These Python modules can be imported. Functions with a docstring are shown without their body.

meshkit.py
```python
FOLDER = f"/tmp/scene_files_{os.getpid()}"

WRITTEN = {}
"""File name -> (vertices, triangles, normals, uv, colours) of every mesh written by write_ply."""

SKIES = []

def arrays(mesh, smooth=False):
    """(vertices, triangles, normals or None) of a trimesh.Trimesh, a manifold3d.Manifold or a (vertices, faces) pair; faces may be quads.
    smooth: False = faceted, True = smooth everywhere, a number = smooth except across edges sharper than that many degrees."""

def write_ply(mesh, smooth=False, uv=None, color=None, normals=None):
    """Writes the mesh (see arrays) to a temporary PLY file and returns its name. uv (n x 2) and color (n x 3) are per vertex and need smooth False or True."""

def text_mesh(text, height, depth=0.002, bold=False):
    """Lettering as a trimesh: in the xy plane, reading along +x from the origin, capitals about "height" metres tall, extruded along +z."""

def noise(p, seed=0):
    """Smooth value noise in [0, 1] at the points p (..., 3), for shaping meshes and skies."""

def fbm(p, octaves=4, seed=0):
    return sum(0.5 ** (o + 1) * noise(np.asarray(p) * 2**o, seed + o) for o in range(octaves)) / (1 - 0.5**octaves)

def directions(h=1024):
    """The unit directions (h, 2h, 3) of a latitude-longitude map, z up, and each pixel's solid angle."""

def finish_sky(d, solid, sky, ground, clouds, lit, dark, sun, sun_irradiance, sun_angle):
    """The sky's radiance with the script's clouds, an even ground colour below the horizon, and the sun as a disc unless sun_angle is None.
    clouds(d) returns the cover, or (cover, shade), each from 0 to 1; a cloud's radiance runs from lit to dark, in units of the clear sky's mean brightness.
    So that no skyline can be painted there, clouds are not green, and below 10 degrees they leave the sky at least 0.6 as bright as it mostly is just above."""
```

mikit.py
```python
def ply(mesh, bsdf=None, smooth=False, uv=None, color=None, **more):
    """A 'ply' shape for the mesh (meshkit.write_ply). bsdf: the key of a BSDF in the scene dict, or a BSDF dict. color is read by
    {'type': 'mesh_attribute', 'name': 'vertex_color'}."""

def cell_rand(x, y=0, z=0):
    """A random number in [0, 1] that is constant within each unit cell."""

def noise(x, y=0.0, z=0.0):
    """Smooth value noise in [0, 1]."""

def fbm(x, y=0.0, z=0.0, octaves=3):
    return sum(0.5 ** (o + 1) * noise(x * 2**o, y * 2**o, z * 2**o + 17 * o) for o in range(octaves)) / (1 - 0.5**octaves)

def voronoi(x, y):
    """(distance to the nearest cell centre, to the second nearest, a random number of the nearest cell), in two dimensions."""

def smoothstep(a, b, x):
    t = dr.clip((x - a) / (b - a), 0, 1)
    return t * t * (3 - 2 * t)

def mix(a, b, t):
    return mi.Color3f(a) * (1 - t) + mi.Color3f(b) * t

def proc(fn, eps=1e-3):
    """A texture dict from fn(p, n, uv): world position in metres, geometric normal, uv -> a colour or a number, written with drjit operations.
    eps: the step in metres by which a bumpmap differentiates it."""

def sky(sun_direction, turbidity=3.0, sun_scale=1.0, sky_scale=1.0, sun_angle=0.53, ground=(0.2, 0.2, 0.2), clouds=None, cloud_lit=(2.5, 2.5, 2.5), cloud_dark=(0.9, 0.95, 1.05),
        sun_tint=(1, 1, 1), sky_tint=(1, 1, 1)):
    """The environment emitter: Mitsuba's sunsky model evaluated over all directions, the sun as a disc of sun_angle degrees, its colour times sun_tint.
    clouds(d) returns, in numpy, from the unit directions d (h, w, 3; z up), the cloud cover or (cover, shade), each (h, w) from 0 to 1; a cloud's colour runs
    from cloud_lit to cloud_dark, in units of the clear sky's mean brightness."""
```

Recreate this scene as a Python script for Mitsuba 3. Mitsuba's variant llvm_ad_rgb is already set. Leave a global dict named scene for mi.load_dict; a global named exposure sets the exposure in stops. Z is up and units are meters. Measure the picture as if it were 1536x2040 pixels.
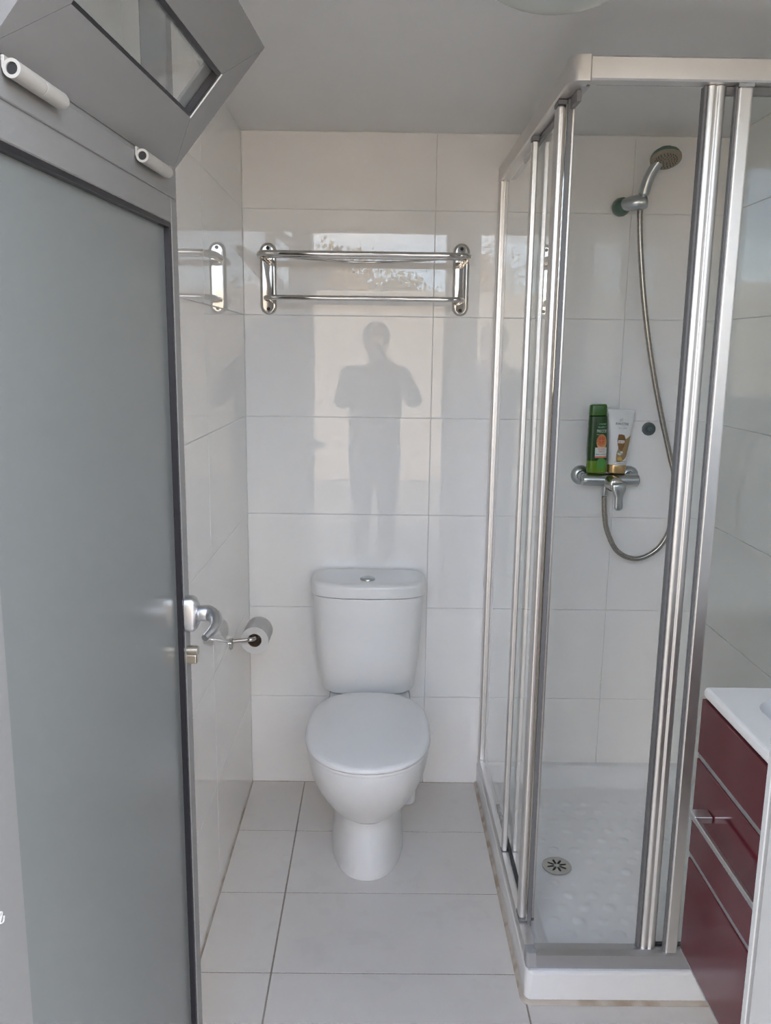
import math, random
import numpy as np
import trimesh, manifold3d as m3
import shapely.geometry as sg
import mitsuba as mi
import drjit as dr
import mikit, meshkit
from mikit import noise, fbm, smoothstep, mix

T = mi.ScalarTransform4f
rnd = random.Random(7)
scene, labels = {}, {}

# ------------------------------------------------------------------ camera, sky, exposure
CAM = np.array([0.0, 0.0, 1.473])
FWD = np.array([0.00825357, 0.98216021, -0.18786486])
UP = np.array([-0.01175358, 0.18795357, 0.98210759])
scene['camera'] = {'type': 'perspective', 'fov_axis': 'x', 'fov': math.degrees(2 * math.atan(768 / 1674.0)), 'near_clip': 0.02, 'far_clip': 200.0,
                   'to_world': T().look_at(origin=CAM.tolist(), target=(CAM + FWD).tolist(), up=UP.tolist())}


def haze_clouds(d):
    c = meshkit.fbm(d * np.array([2.2, 2.2, 5.0]) + 3.1, octaves=4, seed=3)
    return np.clip((c - 0.36) * 3.2, 0, 1) * 0.9, np.clip((c - 0.55) * 2.0, 0, 1) * 0.6


SUN = (0.30, 0.66, 0.69)
scene['sky'] = mikit.sky(SUN, turbidity=4.0, sun_scale=0.75, sky_scale=2.3, ground=(0.3, 0.29, 0.27), clouds=haze_clouds,
                         cloud_lit=(2.68, 2.6, 2.5), cloud_dark=(1.42, 1.42, 1.45))
exposure = 3.95

# ------------------------------------------------------------------ measures
XL, XR, D, ZC = -0.4275, 1.0485, 2.696, 2.121       # left wall, right wall, back wall, ceiling
ROW, COL = 0.316, 0.600                              # wall tiles
F, XS = 1.702, 0.352                                 # shower front plane and left plane
YI, YO = 0.69, 0.61                                  # front wall, inside and outside face


# ------------------------------------------------------------------ helpers
def M(mesh):
    if isinstance(mesh, m3.Manifold):
        k = mesh.to_mesh()
        return trimesh.Trimesh(np.array(k.vert_properties[:, :3]), np.array(k.tri_verts), process=False)
    return mesh


def numbered(key):
    if key not in scene and not any(k.startswith(key + '__') for k in scene):
        return key
    i = 1
    while f'{key}_{i:03d}' in scene or any(k.startswith(f'{key}_{i:03d}__') for k in scene):
        i += 1
    return f'{key}_{i:03d}'


def add(key, mesh, mat, smooth=False, parent=None, label=None, category=None, group=None, kind=None, **more):
    key = numbered((parent + '__' if parent else '') + key)
    scene[key] = mikit.ply(M(mesh), mat, smooth=smooth, **more)
    tag(key, label, category, group, kind)
    return key


def tag(key, label=None, category=None, group=None, kind=None):
    e = {k: v for k, v in dict(label=label, category=category, group=group, kind=kind).items() if v}
    if e:
        labels.setdefault(key, {}).update(e)
    return key


def tf(mesh, mat4):
    m = M(mesh).copy()
    m.apply_transform(mat4)
    return m


def tr(x, y, z):
    return trimesh.transformations.translation_matrix([x, y, z])


def rot(deg, axis, point=None):
    return trimesh.transformations.rotation_matrix(math.radians(deg), axis, point)


def frame(o, ex, ey, ez):
    m = np.eye(4)
    m[:3, 0], m[:3, 1], m[:3, 2], m[:3, 3] = ex, ey, ez, o
    return m


def hull(pts):
    return M(m3.Manifold.hull_points(np.asarray(pts, float)))


def cbox(x0, x1, y0, y1, z0, z1, c=0.002):
    """Box with chamfered edges."""
    c = min(c, (x1 - x0) * .45, (y1 - y0) * .45, (z1 - z0) * .45)
    p = []
    for sx in (0, 1):
        for sy in (0, 1):
            for sz in (0, 1):
                x, y, z = (x0, x1)[sx], (y0, y1)[sy], (z0, z1)[sz]
                dx, dy, dz = (c, -c)[sx], (c, -c)[sy], (c, -c)[sz]
                p += [(x, y + dy, z + dz), (x + dx, y, z + dz), (x + dx, y + dy, z)]
    return hull(p)


def rbox(x0, x1, y0, y1, z0, z1, r, n=6):
    """Box with round edges."""
    s = trimesh.creation.uv_sphere(radius=r, count=[2 * n, 4 * n]).vertices
    p = [s + np.array([x, y, z]) for x in (x0 + r, x1 - r) for y in (y0 + r, y1 - r) for z in (z0 + r, z1 - r)]
    return hull(np.vstack(p))


def box(x0, x1, y0, y1, z0, z1):
    b = trimesh.creation.box((x1 - x0, y1 - y0, z1 - z0))
    b.apply_translation(((x0 + x1) / 2, (y0 + y1) / 2, (z0 + z1) / 2))
    return b


def prism(pts, depth, mat4=None):
    """Polygon in xy extruded along z."""
    g = pts if hasattr(pts, 'geom_type') else sg.Polygon(pts)
    m = trimesh.creation.extrude_polygon(g, depth, engine='earcut')
    return tf(m, mat4) if mat4 is not None else m


def spline(pts, n=8):
    p = np.asarray(pts, float)
    q = np.vstack([2 * p[0] - p[1], p, 2 * p[-1] - p[-2]])
    out = []
    for i in range(1, len(q) - 2):
        for t in np.linspace(0, 1, n, endpoint=False):
            a, b, c, d = q[i - 1], q[i], q[i + 1], q[i + 2]
            out.append(.5 * (2 * b + (c - a) * t + (2 * a - 5 * b + 4 * c - d) * t * t + (3 * b - a - 3 * c + d) * t ** 3))
    out.append(p[-1])
    return np.array(out)


def tube(path, r, n=16, ry=None, up=None):
    """Tube along a path; r a number or one per point; ry makes it oval (second axis)."""
    p = np.asarray(path, float)
    r = np.broadcast_to(np.asarray(r, float), len(p))
    ry = r if ry is None else np.broadcast_to(np.asarray(ry, float), len(p))
    t = np.gradient(p, axis=0)
    t /= np.linalg.norm(t, axis=1, keepdims=True)
    a = np.array(up, float) if up is not None else (np.array([0, 0, 1.0]) if abs(t[0][2]) < .9 else np.array([1.0, 0, 0]))
    rings, th = [], np.arange(n) * 2 * np.pi / n
    for i in range(len(p)):
        a = a - t[i] * (a @ t[i])
        a /= np.linalg.norm(a)
        b = np.cross(t[i], a)
        rings.append(p[i] + np.outer(np.cos(th) * r[i], a) + np.outer(np.sin(th) * ry[i], b))
    return loft(rings)


def loft(rings):
    """Closed skin over rings of equal count, with end caps."""
    n, k = len(rings[0]), len(rings)
    v = np.vstack(rings + [np.mean(rings[0], 0)[None], np.mean(rings[-1], 0)[None]])
    f, i = [], np.arange(n)
    j = (i + 1) % n
    for s in range(k - 1):
        a, b = s * n, (s + 1) * n
        f += [np.stack([a + i, a + j, b + j], 1), np.stack([a + i, b + j, b + i], 1)]
    f += [np.stack([i * 0 + k * n, j, i], 1), np.stack([i * 0 + k * n + 1, (k - 1) * n + i, (k - 1) * n + j], 1)]
    m = trimesh.Trimesh(v, np.vstack(f), process=False)
    if m.volume < 0:
        m.invert()
    return m


def lathe(prof, n=32):
    """(radius, z) profile turned about z, closed at both ends."""
    th = np.arange(n) * 2 * np.pi / n
    return loft([np.stack([max(r, 1e-5) * np.cos(th), max(r, 1e-5) * np.sin(th), np.full(n, z)], 1) for r, z in prof])


def along(p, d):
    """Matrix taking local z to direction d at point p."""
    d = np.asarray(d, float) / np.linalg.norm(d)
    x = np.cross([0, 0, 1.0] if abs(d[2]) < .9 else [1.0, 0, 0], d)
    x /= np.linalg.norm(x)
    return frame(p, x, np.cross(d, x), d)


def cat(*ms):
    return trimesh.util.concatenate([M(m) for m in ms])


# ------------------------------------------------------------------ materials
def mat(name, d, two=True):
    scene[name] = {'type': 'twosided', 'b': d} if two else d
    return name


def rgb(*c):
    return {'type': 'rgb', 'value': list(c)}


def lin(r, g, b):
    return [((c / 255 + .055) / 1.055) ** 2.4 if c > 10 else c / 255 / 12.92 for c in (r, g, b)]


def rough(name, c, alpha, ior=1.5, **k):
    return mat(name, {'type': 'roughplastic', 'diffuse_reflectance': c if isinstance(c, dict) else rgb(*c), 'alpha': alpha, 'int_ior': ior, 'nonlinear': False, **k})


def metal(name, c, r, **k):
    return mat(name, {'type': 'principled', 'base_color': c if isinstance(c, dict) else rgb(*c), 'metallic': 1.0, 'roughness': r, **k})


def glaze_bump(p, n, uv):
    return noise(p.x * 9, p.y * 9, p.z * 9) * 0.6 + noise(p.x * 31, p.y * 31, p.z * 31) * 0.10


def tile_tone(p, n, uv):
    return mi.Color3f(0.745, 0.735, 0.715) * (0.985 + 0.03 * noise(p.x * 3, p.y * 3, p.z * 3))


mat('glazed_white', {'type': 'bumpmap', 'b': {'type': 'plastic', 'diffuse_reflectance': mikit.proc(tile_tone), 'int_ior': 1.5, 'nonlinear': False},
                     't': mikit.proc(glaze_bump), 'scale': 0.00014})


def floor_tone(p, n, uv):
    a = fbm(p.x * 7, p.y * 7, 2.0, 4)
    b = smoothstep(.62, .75, fbm(p.x * 23 + 5, p.y * 23, 1.0, 3))
    return mix((0.705, 0.665, 0.62), (0.76, 0.725, 0.68), a) * (1 - 0.03 * b)


rough('floor_ceramic', mikit.proc(floor_tone), 0.22)


def grout_tone(p, n, uv):
    k = smoothstep(.35, .7, fbm(p.x * 5, p.y * 5, p.z * 5))
    low = smoothstep(0.02, 0.0, p.z)
    return mix(mi.Color3f(0.74, 0.73, 0.71), mix((0.44, 0.38, 0.32), (0.35, 0.30, 0.26), k), low)


rough('grout', mikit.proc(grout_tone), 0.5)
rough('ceiling_paint', mikit.proc(lambda p, n, uv: mi.Color3f(0.84, 0.835, 0.81) * (0.97 + 0.05 * fbm(p.x * 4, p.y * 4, 0, 3))), 0.35)
rough('plaster', (0.76, 0.75, 0.72), 0.5)
rough('porcelain', (0.74, 0.74, 0.73), 0.03)
rough('seat_plastic', (0.80, 0.80, 0.80), 0.09)
rough('acrylic_white', (0.76, 0.765, 0.77), 0.08)
rough('worktop_white', (0.70, 0.695, 0.685), 0.07)
rough('red_lacquer', (0.085, 0.0085, 0.014), 0.02, 1.55)
rough('black_rubber', (0.012, 0.012, 0.016), 0.2)
rough('grey_rubber', (0.16, 0.16, 0.165), 0.25)
rough('hole_shade', (0.012, 0.012, 0.012), 0.4)  # near-black paint for the shade inside holes and gaps
rough('sealant', mikit.proc(lambda p, n, uv: mix((0.56, 0.50, 0.43), (0.40, 0.31, 0.23), smoothstep(.45, .75, fbm(p.x * 22, p.y * 22, 0, 3)))), 0.3)
rough('paper', (0.80, 0.79, 0.77), 0.6)
rough('cardboard', (0.22, 0.145, 0.085), 0.6)
rough('clear_grey_plastic', (0.40, 0.40, 0.39), 0.12)
rough('frosted_glass', mikit.proc(lambda p, n, uv: mi.Color3f(0.180, 0.194, 0.190) * (0.99 + 0.02 * fbm(p.x * 60, p.y * 60, p.z * 60, 2))), 0.07, 1.5)
rough('door_paint', mikit.proc(lambda p, n, uv: mi.Color3f(0.245, 0.243, 0.238) * (0.985 + 0.03 * fbm(p.x * 200, p.y * 200, p.z * 200, 2))), 0.20, 1.55)
rough('jamb_paint', (0.40, 0.385, 0.36), 0.22, 1.5)
rough('hinge_paint', (0.44, 0.42, 0.385), 0.2)
metal('shower_aluminium', (0.80, 0.775, 0.75), 0.42)
metal('dull_aluminium', (0.56, 0.56, 0.57), 0.36)
metal('chrome', (0.62, 0.595, 0.56), 0.06)
metal('plug_chrome', (0.34, 0.36, 0.35), 0.12)
metal('tap_chrome', mikit.proc(lambda p, n, uv: mix((0.46, 0.49, 0.49), (0.57, 0.60, 0.605), fbm(p.x * 40, p.y * 40, p.z * 40, 3))), 0.27)
metal('satin_silver', (0.70, 0.70, 0.71), 0.32)
metal('nickel_brass', (0.62, 0.56, 0.46), 0.3)
metal('hose_steel', mikit.proc(lambda p, n, uv: mix((0.30, 0.28, 0.25), (0.48, 0.46, 0.42), noise(p.x * 200, p.y * 200, p.z * 420))), 0.25)
metal('drain_steel', (0.55, 0.54, 0.51), 0.35)
rough('green_plastic', (0.075, 0.14, 0.105), 0.08)
rough('plug_plastic', (0.085, 0.11, 0.11), 0.15)
rough('shower_face', (0.30, 0.265, 0.20), 0.3)
rough('shower_nozzle', (0.075, 0.05, 0.035), 0.4)
mat('shower_glass', {'type': 'thindielectric', 'int_ior': 1.5, 'specular_transmittance': rgb(0.955, 0.975, 0.965)}, False)
mat('window_glass', {'type': 'thindielectric', 'int_ior': 1.5, 'specular_transmittance': rgb(0.90, 0.92, 0.90)}, False)
rough('glass_edge', (0.10, 0.17, 0.15), 0.1)
rough('lamp_glass', (0.46, 0.50, 0.47), 0.10)
rough('translucent_plastic', (0.36, 0.36, 0.37), 0.2)

# ------------------------------------------------------------------ room shell
G = 0.0007   # how far the joints lie behind the tile faces


def tile_face(name, axis, plane, side, urange, ucuts, vcuts, mat_, tilt=0.12, gu=.0008, gv=.0008):
    """Tiles as parts of `name`: axis of the normal, plane coordinate of the tile face, side=+1 when the wall lies at larger coordinates."""
    us = [urange[0]] + [c for c in sorted(ucuts) if urange[0] + .02 < c < urange[1] - .02] + [urange[1]]
    for i in range(len(vcuts) - 1):
        for j in range(len(us) - 1):
            a0, a1, b0, b1 = us[j] + gu, us[j + 1] - gu, vcuts[i] + gv, vcuts[i + 1] - gv
            m = cbox(a0, a1, b0, b1, -.008, 0, .0009)
            m = tf(m, tr((a0 + a1) / 2, (b0 + b1) / 2, 0) @ rot(rnd.uniform(-tilt, tilt), [1, 0, 0]) @ rot(rnd.uniform(-tilt, tilt) * .5, [0, 1, 0]) @ tr(-(a0 + a1) / 2, -(b0 + b1) / 2, 0))
            if axis == 'y':
                w = frame([0, plane, 0], [1, 0, 0], [0, 0, 1], [0, -side, 0])
            elif axis == 'x':
                w = frame([plane, 0, 0], [0, 1, 0], [0, 0, 1], [-side, 0, 0])
            else:
                w = frame([0, 0, plane], [1, 0, 0], [0, 1, 0], [0, 0, 1])
            m = tf(m, w)
            if np.linalg.det(w[:3, :3]) < 0:
                m.invert()
            add('tile', m, mat_, parent=name)


ZR = [i * ROW for i in range(7)] + [ZC - .001]
add('wall_back', box(XL - .1, XR + .1, D + G, D + .12, -.15, ZC + .05), 'grout', label='white glazed tile wall behind the toilet and shower', category='wall', kind='structure')
tile_face('wall_back', 'y', D, 1, (XL + .0004, XR - .0004), [0.1637 - COL, 0.1637, 0.1637 + COL], ZR, 'glazed_white')
add('wall_left', box(XL - .12, XL - G, YI + .001, D + G, -.15, ZC + .05), 'grout', label='white glazed tile wall behind the open door', category='wall', kind='structure')
tile_face('wall_left', 'x', XL, -1, (YI + .004, D - .0004), [D - .6, D - 1.2, D - 1.8], ZR, 'glazed_white')
add('wall_right', box(XR + G, XR + .12, YI + .001, D + G, -.15, ZC + .05), 'grout', label='white glazed tile wall at the right side of the shower', category='wall', kind='structure')
tile_face('wall_right', 'x', XR, 1, (YI + .004, D - .0004), [D - .6, D - 1.2, D - 1.8], ZR, 'glazed_white')
add('floor', box(XL - G, XR + G, YO, D + G, -.15, -.0006), 'grout', label='pale grey ceramic tile floor with brownish joints', category='floor', kind='structure')
FR = [D - k * .3053 for k in range(8)][::-1]
FR[0] = YO + .001
FR = sorted(set([YO + .001] + [y for y in FR if y > YO + .05]))
tile_face('floor', 'z', 0, 1, (XL + .002, XR - .002), [-.2456, .3544, .9544], FR, 'floor_ceramic', tilt=0.02, gu=.0017, gv=.0009)
add('ceiling', box(-4, 5, YO, 4.2, ZC, ZC + .30), 'ceiling_paint', label='plain pale painted ceiling', category='ceiling', kind='structure')  # slab runs wide, out of view, to shade the ground outside

add('edge_joint', cbox(XL - .0005, XL + .0032, YI, D, -.001, .0012, .0006), 'sealant', parent='floor', label='stained brown joint along the wall')
add('edge_joint', cbox(XL, XS - .004, D - .0028, D + .0003, -.001, .0012, .0006), 'sealant', parent='floor', label='stained brown joint along the wall')

# front wall with doorway and side window
XJ = 0.350
wf = box(-4, 5, YO, YI, -.15, ZC)
wf = M(m3.Manifold(m3.Mesh(np.array(wf.vertices, np.float32), np.array(wf.faces, np.uint32))))


def man(m):
    return m3.Manifold(m3.Mesh(np.asarray(m.vertices, np.float32), np.asarray(m.faces, np.uint32)))


front = man(box(-4, 5, YO, YI, -.15, ZC)) - man(box(XL, .405, YO - .1, YI + .1, -.2, 2.118)) - man(box(.56, .99, YO - .1, YI + .1, 1.30, 2.10))
add('wall_front', front, 'plaster', label='plastered front wall around the doorway', category='wall', kind='structure')  # long ends lie out of view and keep the ground outside shaded
# right jamb: aluminium profile with a groove and rubber seal
j = 'trim_1'
add(j, cbox(XJ - .001, .405, YI - .008, YI + .001, 0, 2.10, .001), 'jamb_paint', label='pale grey metal door jamb at the right edge', category='door jamb', kind='structure')
add('seal', box(XJ + .004, .405, YI - .0125, YI - .008, 0, 2.10), 'black_rubber', parent=j, label='thin dark rubber seal')
add('face', cbox(XJ, .405, YO - .014, YI - .0125, 0, 2.10, .0015), 'jamb_paint', parent=j)
add('trim_2', cbox(XL + .001, .405, YO, YI - .004, 2.10, 2.1175, .002), 'jamb_paint', label='slim metal door head above the doorway', category='door head', kind='structure')
p_ = 'trim_3'
add(p_, cbox(XL + .001, -.372, YO - .012, YI - .004, 0, 2.0995, .002), 'jamb_paint', label='pale metal door frame post on the hinge side', category='door frame', kind='structure')
w = 'window_1'
wk = [cbox(.561, .60, YO + .005, YI - .02, 1.301, 2.099), cbox(.95, .989, YO + .005, YI - .02, 1.301, 2.099), cbox(.60, .95, YO + .005, YI - .02, 1.301, 1.34), cbox(.60, .95, YO + .005, YI - .02, 2.06, 2.099)]
add('frame', cat(*wk), 'jamb_paint', parent=w)
add('pane', trimesh.Trimesh([[.60, .64, 1.34], [.95, .64, 1.34], [.95, .64, 2.06], [.60, .64, 2.06]], [[0, 1, 2], [0, 2, 3]]), 'window_glass', parent=w)
tag(w, 'small window in the front wall beside the doorway', 'window', kind='structure')

# ------------------------------------------------------------------ open door leaf with tilted transom sash
U = np.array([.0646, 1, 0]) / math.hypot(.0646, 1)      # from the hinge to the free edge
N = np.array([U[1], -U[0], 0])                          # the side the camera sees
P1 = np.array([-.324, 1.395, 0.0])
DOOR = frame(P1, U, N, [0, 0, 1])                       # local: s, t, z
det = np.linalg.det(DOOR[:3, :3])


def leaf(m):
    m = tf(m, DOOR)
    if det < 0:
        m.invert()
    return m


dr_ = 'door_1'
S0, TH = -.698, -.040
add('stile', leaf(cbox(-.030, 0, TH, 0, .012, 2.03, .002)), 'door_paint', parent=dr_)
add('stile', leaf(cbox(S0, -.611, TH, 0, .012, 2.03, .002)), 'door_paint', parent=dr_)
add('rail', leaf(cbox(-.611, -.030, TH, 0, 1.664, 1.734, .0015)), 'door_paint', parent=dr_)
add('rail', leaf(cbox(-.611, -.030, TH, 0, .012, .11, .0015)), 'door_paint', parent=dr_)
add('rail', leaf(cbox(-.611, -.030, TH, 0, 2.00, 2.03, .0015)), 'door_paint', parent=dr_)
add('added_upstand', leaf(cbox(-.611, -.030, TH, -.005, 1.734, 1.775, .001)), 'door_paint', parent=dr_)  # added to block the bright gap below the sash
add('cover_strip', leaf(cbox(-.64, -.014, -.001, .0030, 1.701, 1.7350, .001)), 'door_paint', parent=dr_)
add('glass_panel', leaf(cbox(-.611, -.030, -.020, -.010, .11, 1.664, .001)), 'frosted_glass', parent=dr_, label='grey frosted glass panel')
gk = [cbox(-.0385, -.0302, -.0105, -.0008, .11, 1.664, .001), cbox(-.611, -.0302, -.0105, -.0008, 1.6560, 1.6638, .001)]
for g in gk:
    add('gasket', leaf(g), 'black_rubber', parent=dr_, label='black rubber glazing gasket')
# handle
hs, hz = -.019, 1.030
ros = hull(np.vstack([np.array([[hs + a * .0165 * k, t, hz + b * .031 * k2]]) for (t, k, k2) in ((0, 1, 1), (.011, 1, 1), (.0165, .86, .9), (.021, .6, .62))
                      for a, b in [(math.copysign(abs(math.cos(q)) ** .6, math.cos(q)), math.copysign(abs(math.sin(q)) ** .6, math.sin(q))) for q in np.linspace(0, 2 * np.pi, 32, endpoint=False)]]))
hd = dr_ + '__handle'
add('rosette', leaf(ros), 'satin_silver', smooth=35, parent=hd)
neck = [[hs, .018, hz], [hs, .028, hz + .001], [hs, .040, hz + .001], [hs - .008, .051, hz - .003], [hs - .022, .0555, hz - .010], [hs - .040, .053, hz - .017], [hs - .057, .046, hz - .023]]
pk = spline(neck, 6)
rr = np.interp(np.linspace(0, 1, len(pk)), [0, .2, .5, 1], [.0140, .0142, .0132, .0066])
add('lever', leaf(tube(pk, rr, 20, rr * .86, up=[0, 0, 1])), 'satin_silver', smooth=50, parent=hd)
add('neck_ring', leaf(tf(lathe([(.0128, 0), (.0134, .001), (.0134, .003), (.0128, .004)], 28), along([hs, .0205, hz], [0, 1, 0]))), 'dull_aluminium', smooth=30, parent=hd)
tag(hd, 'satin silver lever handle')
lk = dr_ + '__lock_cylinder'
add('knob', leaf(tf(lathe([(.0085, 0), (.0085, .017), (.0075, .0185), (.001, .0187)], 28), along([hs, 0, .9640], [0, 1, 0]))), 'nickel_brass', smooth=30, parent=lk)
add('body', leaf(rbox(hs - .0055, hs + .0055, -.004, .0165, .9405, .9575, .003)), 'nickel_brass', smooth=30, parent=lk)
tag(lk, 'brassy nickel key cylinder')
add('paint_chip', leaf(tube(spline([[-.658, .0004, .922], [-.661, .0004, .925], [-.659, .0004, .928], [-.656, .0004, .925], [-.661, .0004, .918], [-.655, .0004, .915], [-.653, .0004, .920]], 6), .0008, 8)), 'worktop_white', parent=dr_, label='small white scuff mark')
tag(dr_, 'open grey metal door with frosted glass at the left edge', 'door', kind='structure')

# the tilted sash
ang = math.radians(39.58)
W_ = N * math.sin(ang) + np.array([0, 0, 1]) * math.cos(ang)
PN = np.cross(U, W_)          # towards upper / outer side
if PN[2] > 0:
    PN = -PN                   # the visible face looks down and to the right
SASH0 = P1 - N * .0037 + np.array([0, 0, 1.7446])
SM = frame(SASH0, U, W_, PN)   # local: s, h, q (q=0 visible face, negative behind)
sdet = np.linalg.det(SM[:3, :3])


def sash(m):
    m = tf(m, SM)
    if sdet < 0:
        m.invert()
    return m


sa = dr_ + '__transom_sash'
s0, s1, h0, h1 = -.556, -0.001, 0.0, .2313
gs0, gs1, gh0, gh1 = -.4835, -.073, .0788, .1547


def frame_member(q):   # four corner points in (s, h), mitred
    return prism(q, .032, tr(0, 0, -.032))


for nm, q in (('rail', [(s0, h0), (s1, h0), (gs1, gh0), (gs0, gh0)]), ('rail', [(gs0, gh1), (gs1, gh1), (s1, h1), (s0, h1)]),
              ('stile', [(s1, h0), (s1, h1), (gs1, gh1), (gs1, gh0)]), ('stile', [(s0, h0), (gs0, gh0), (gs0, gh1), (s0, h1)])):
    c = np.mean(q, 0)
    q = [tuple(np.array(p) + (c - np.array(p)) / np.linalg.norm(c - np.array(p)) * .0004) for p in q]
    add(nm, sash(frame_member(q)), 'door_paint', parent=sa)
for g in (cbox(gs1 - .007, gs1 + .001, gh0, gh1, -.012, -.0012, .0008), cbox(gs0, gs1, gh1 - .007, gh1 + .001, -.012, -.0012, .0008), cbox(gs0, gs1, gh0 - .001, gh0 + .0045, -.012, -.0012, .0008)):
    add('gasket', sash(g), 'black_rubber', parent=sa)
add('bead', sash(cbox(gs1 - .0002, gs1 + .0012, gh0 - .001, gh1, -.004, .0006, .0004)), 'worktop_white', parent=sa, label='bright thin edge of the glazing bead')
gp = trimesh.Trimesh([[gs0, gh0, -.013], [gs1, gh0, -.013], [gs1, gh1, -.013], [gs0, gh1, -.013]], [[0, 1, 2], [0, 2, 3]], process=False)
add('pane', sash(gp), 'window_glass', parent=sa)
tag(sa, 'tilted grey transom window with a small clear pane')
for a, b in ((-.549, -.438), (-.194, -.082)):
    mid = (a + b) / 2
    hh = dr_ + '__' + ('hinge' if not any(k.startswith(dr_ + '__hinge') for k in scene) else 'hinge_001')
    ax, zz = .0135, 1.727
    ring = lambda x0, x1, ri, ro: prism(sg.Point(0, 0).buffer(ro, 24).difference(sg.Point(0, 0).buffer(ri, 24)), x1 - x0, along([x0, ax, zz], [1, 0, 0]))
    add('barrel', leaf(ring(a, mid - .0012, .0056, .0088)), 'hinge_paint', smooth=30, parent=hh)
    add('barrel', leaf(tf(lathe([(.0084, 0), (.0088, .0006), (.0088, b - mid - .008), (.0078, b - mid - .003), (.004, b - mid)], 32), along([mid + .0012, ax, zz], [1, 0, 0]))), 'hinge_paint', smooth=40, parent=hh)
    add('dark_core', leaf(tf(lathe([(.0056, 0), (.0056, b - a - .01)], 24), along([a + .002, ax, zz], [1, 0, 0]))), 'hole_shade', parent=hh)  # black core, painted as the dark inside the barrel
    add('leaf_plate', leaf(cbox(a, mid - .0008, ax - .010, ax - .0068, zz, zz + .012, .0006)), 'hinge_paint', parent=hh)
    tag(hh, 'pale grey barrel hinge')

# ------------------------------------------------------------------ toilet
TX = -.022


def sq_ring(z, yf, yb, hw, e=2.3, eb=None, n=56, cx=TX, bulge=0.0, ym=None):
    """Egg ring: front at yf (towards the camera), back at yb, half width hw reached at ym; superellipse exponents."""
    eb = eb or e
    ym = (yf + yb) / 2 if ym is None else ym
    out = []
    for q in np.linspace(0, 2 * np.pi, n, endpoint=False):
        c, s = math.cos(q), math.sin(q)
        ee = e if s < 0 else eb
        x = math.copysign(abs(c) ** (2 / ee), c) * hw
        y = math.copysign(abs(s) ** (2 / ee), s) * ((ym - yf) if s < 0 else (yb - ym))
        out.append((cx + x, ym + y, z))
    return np.array(out)


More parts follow.
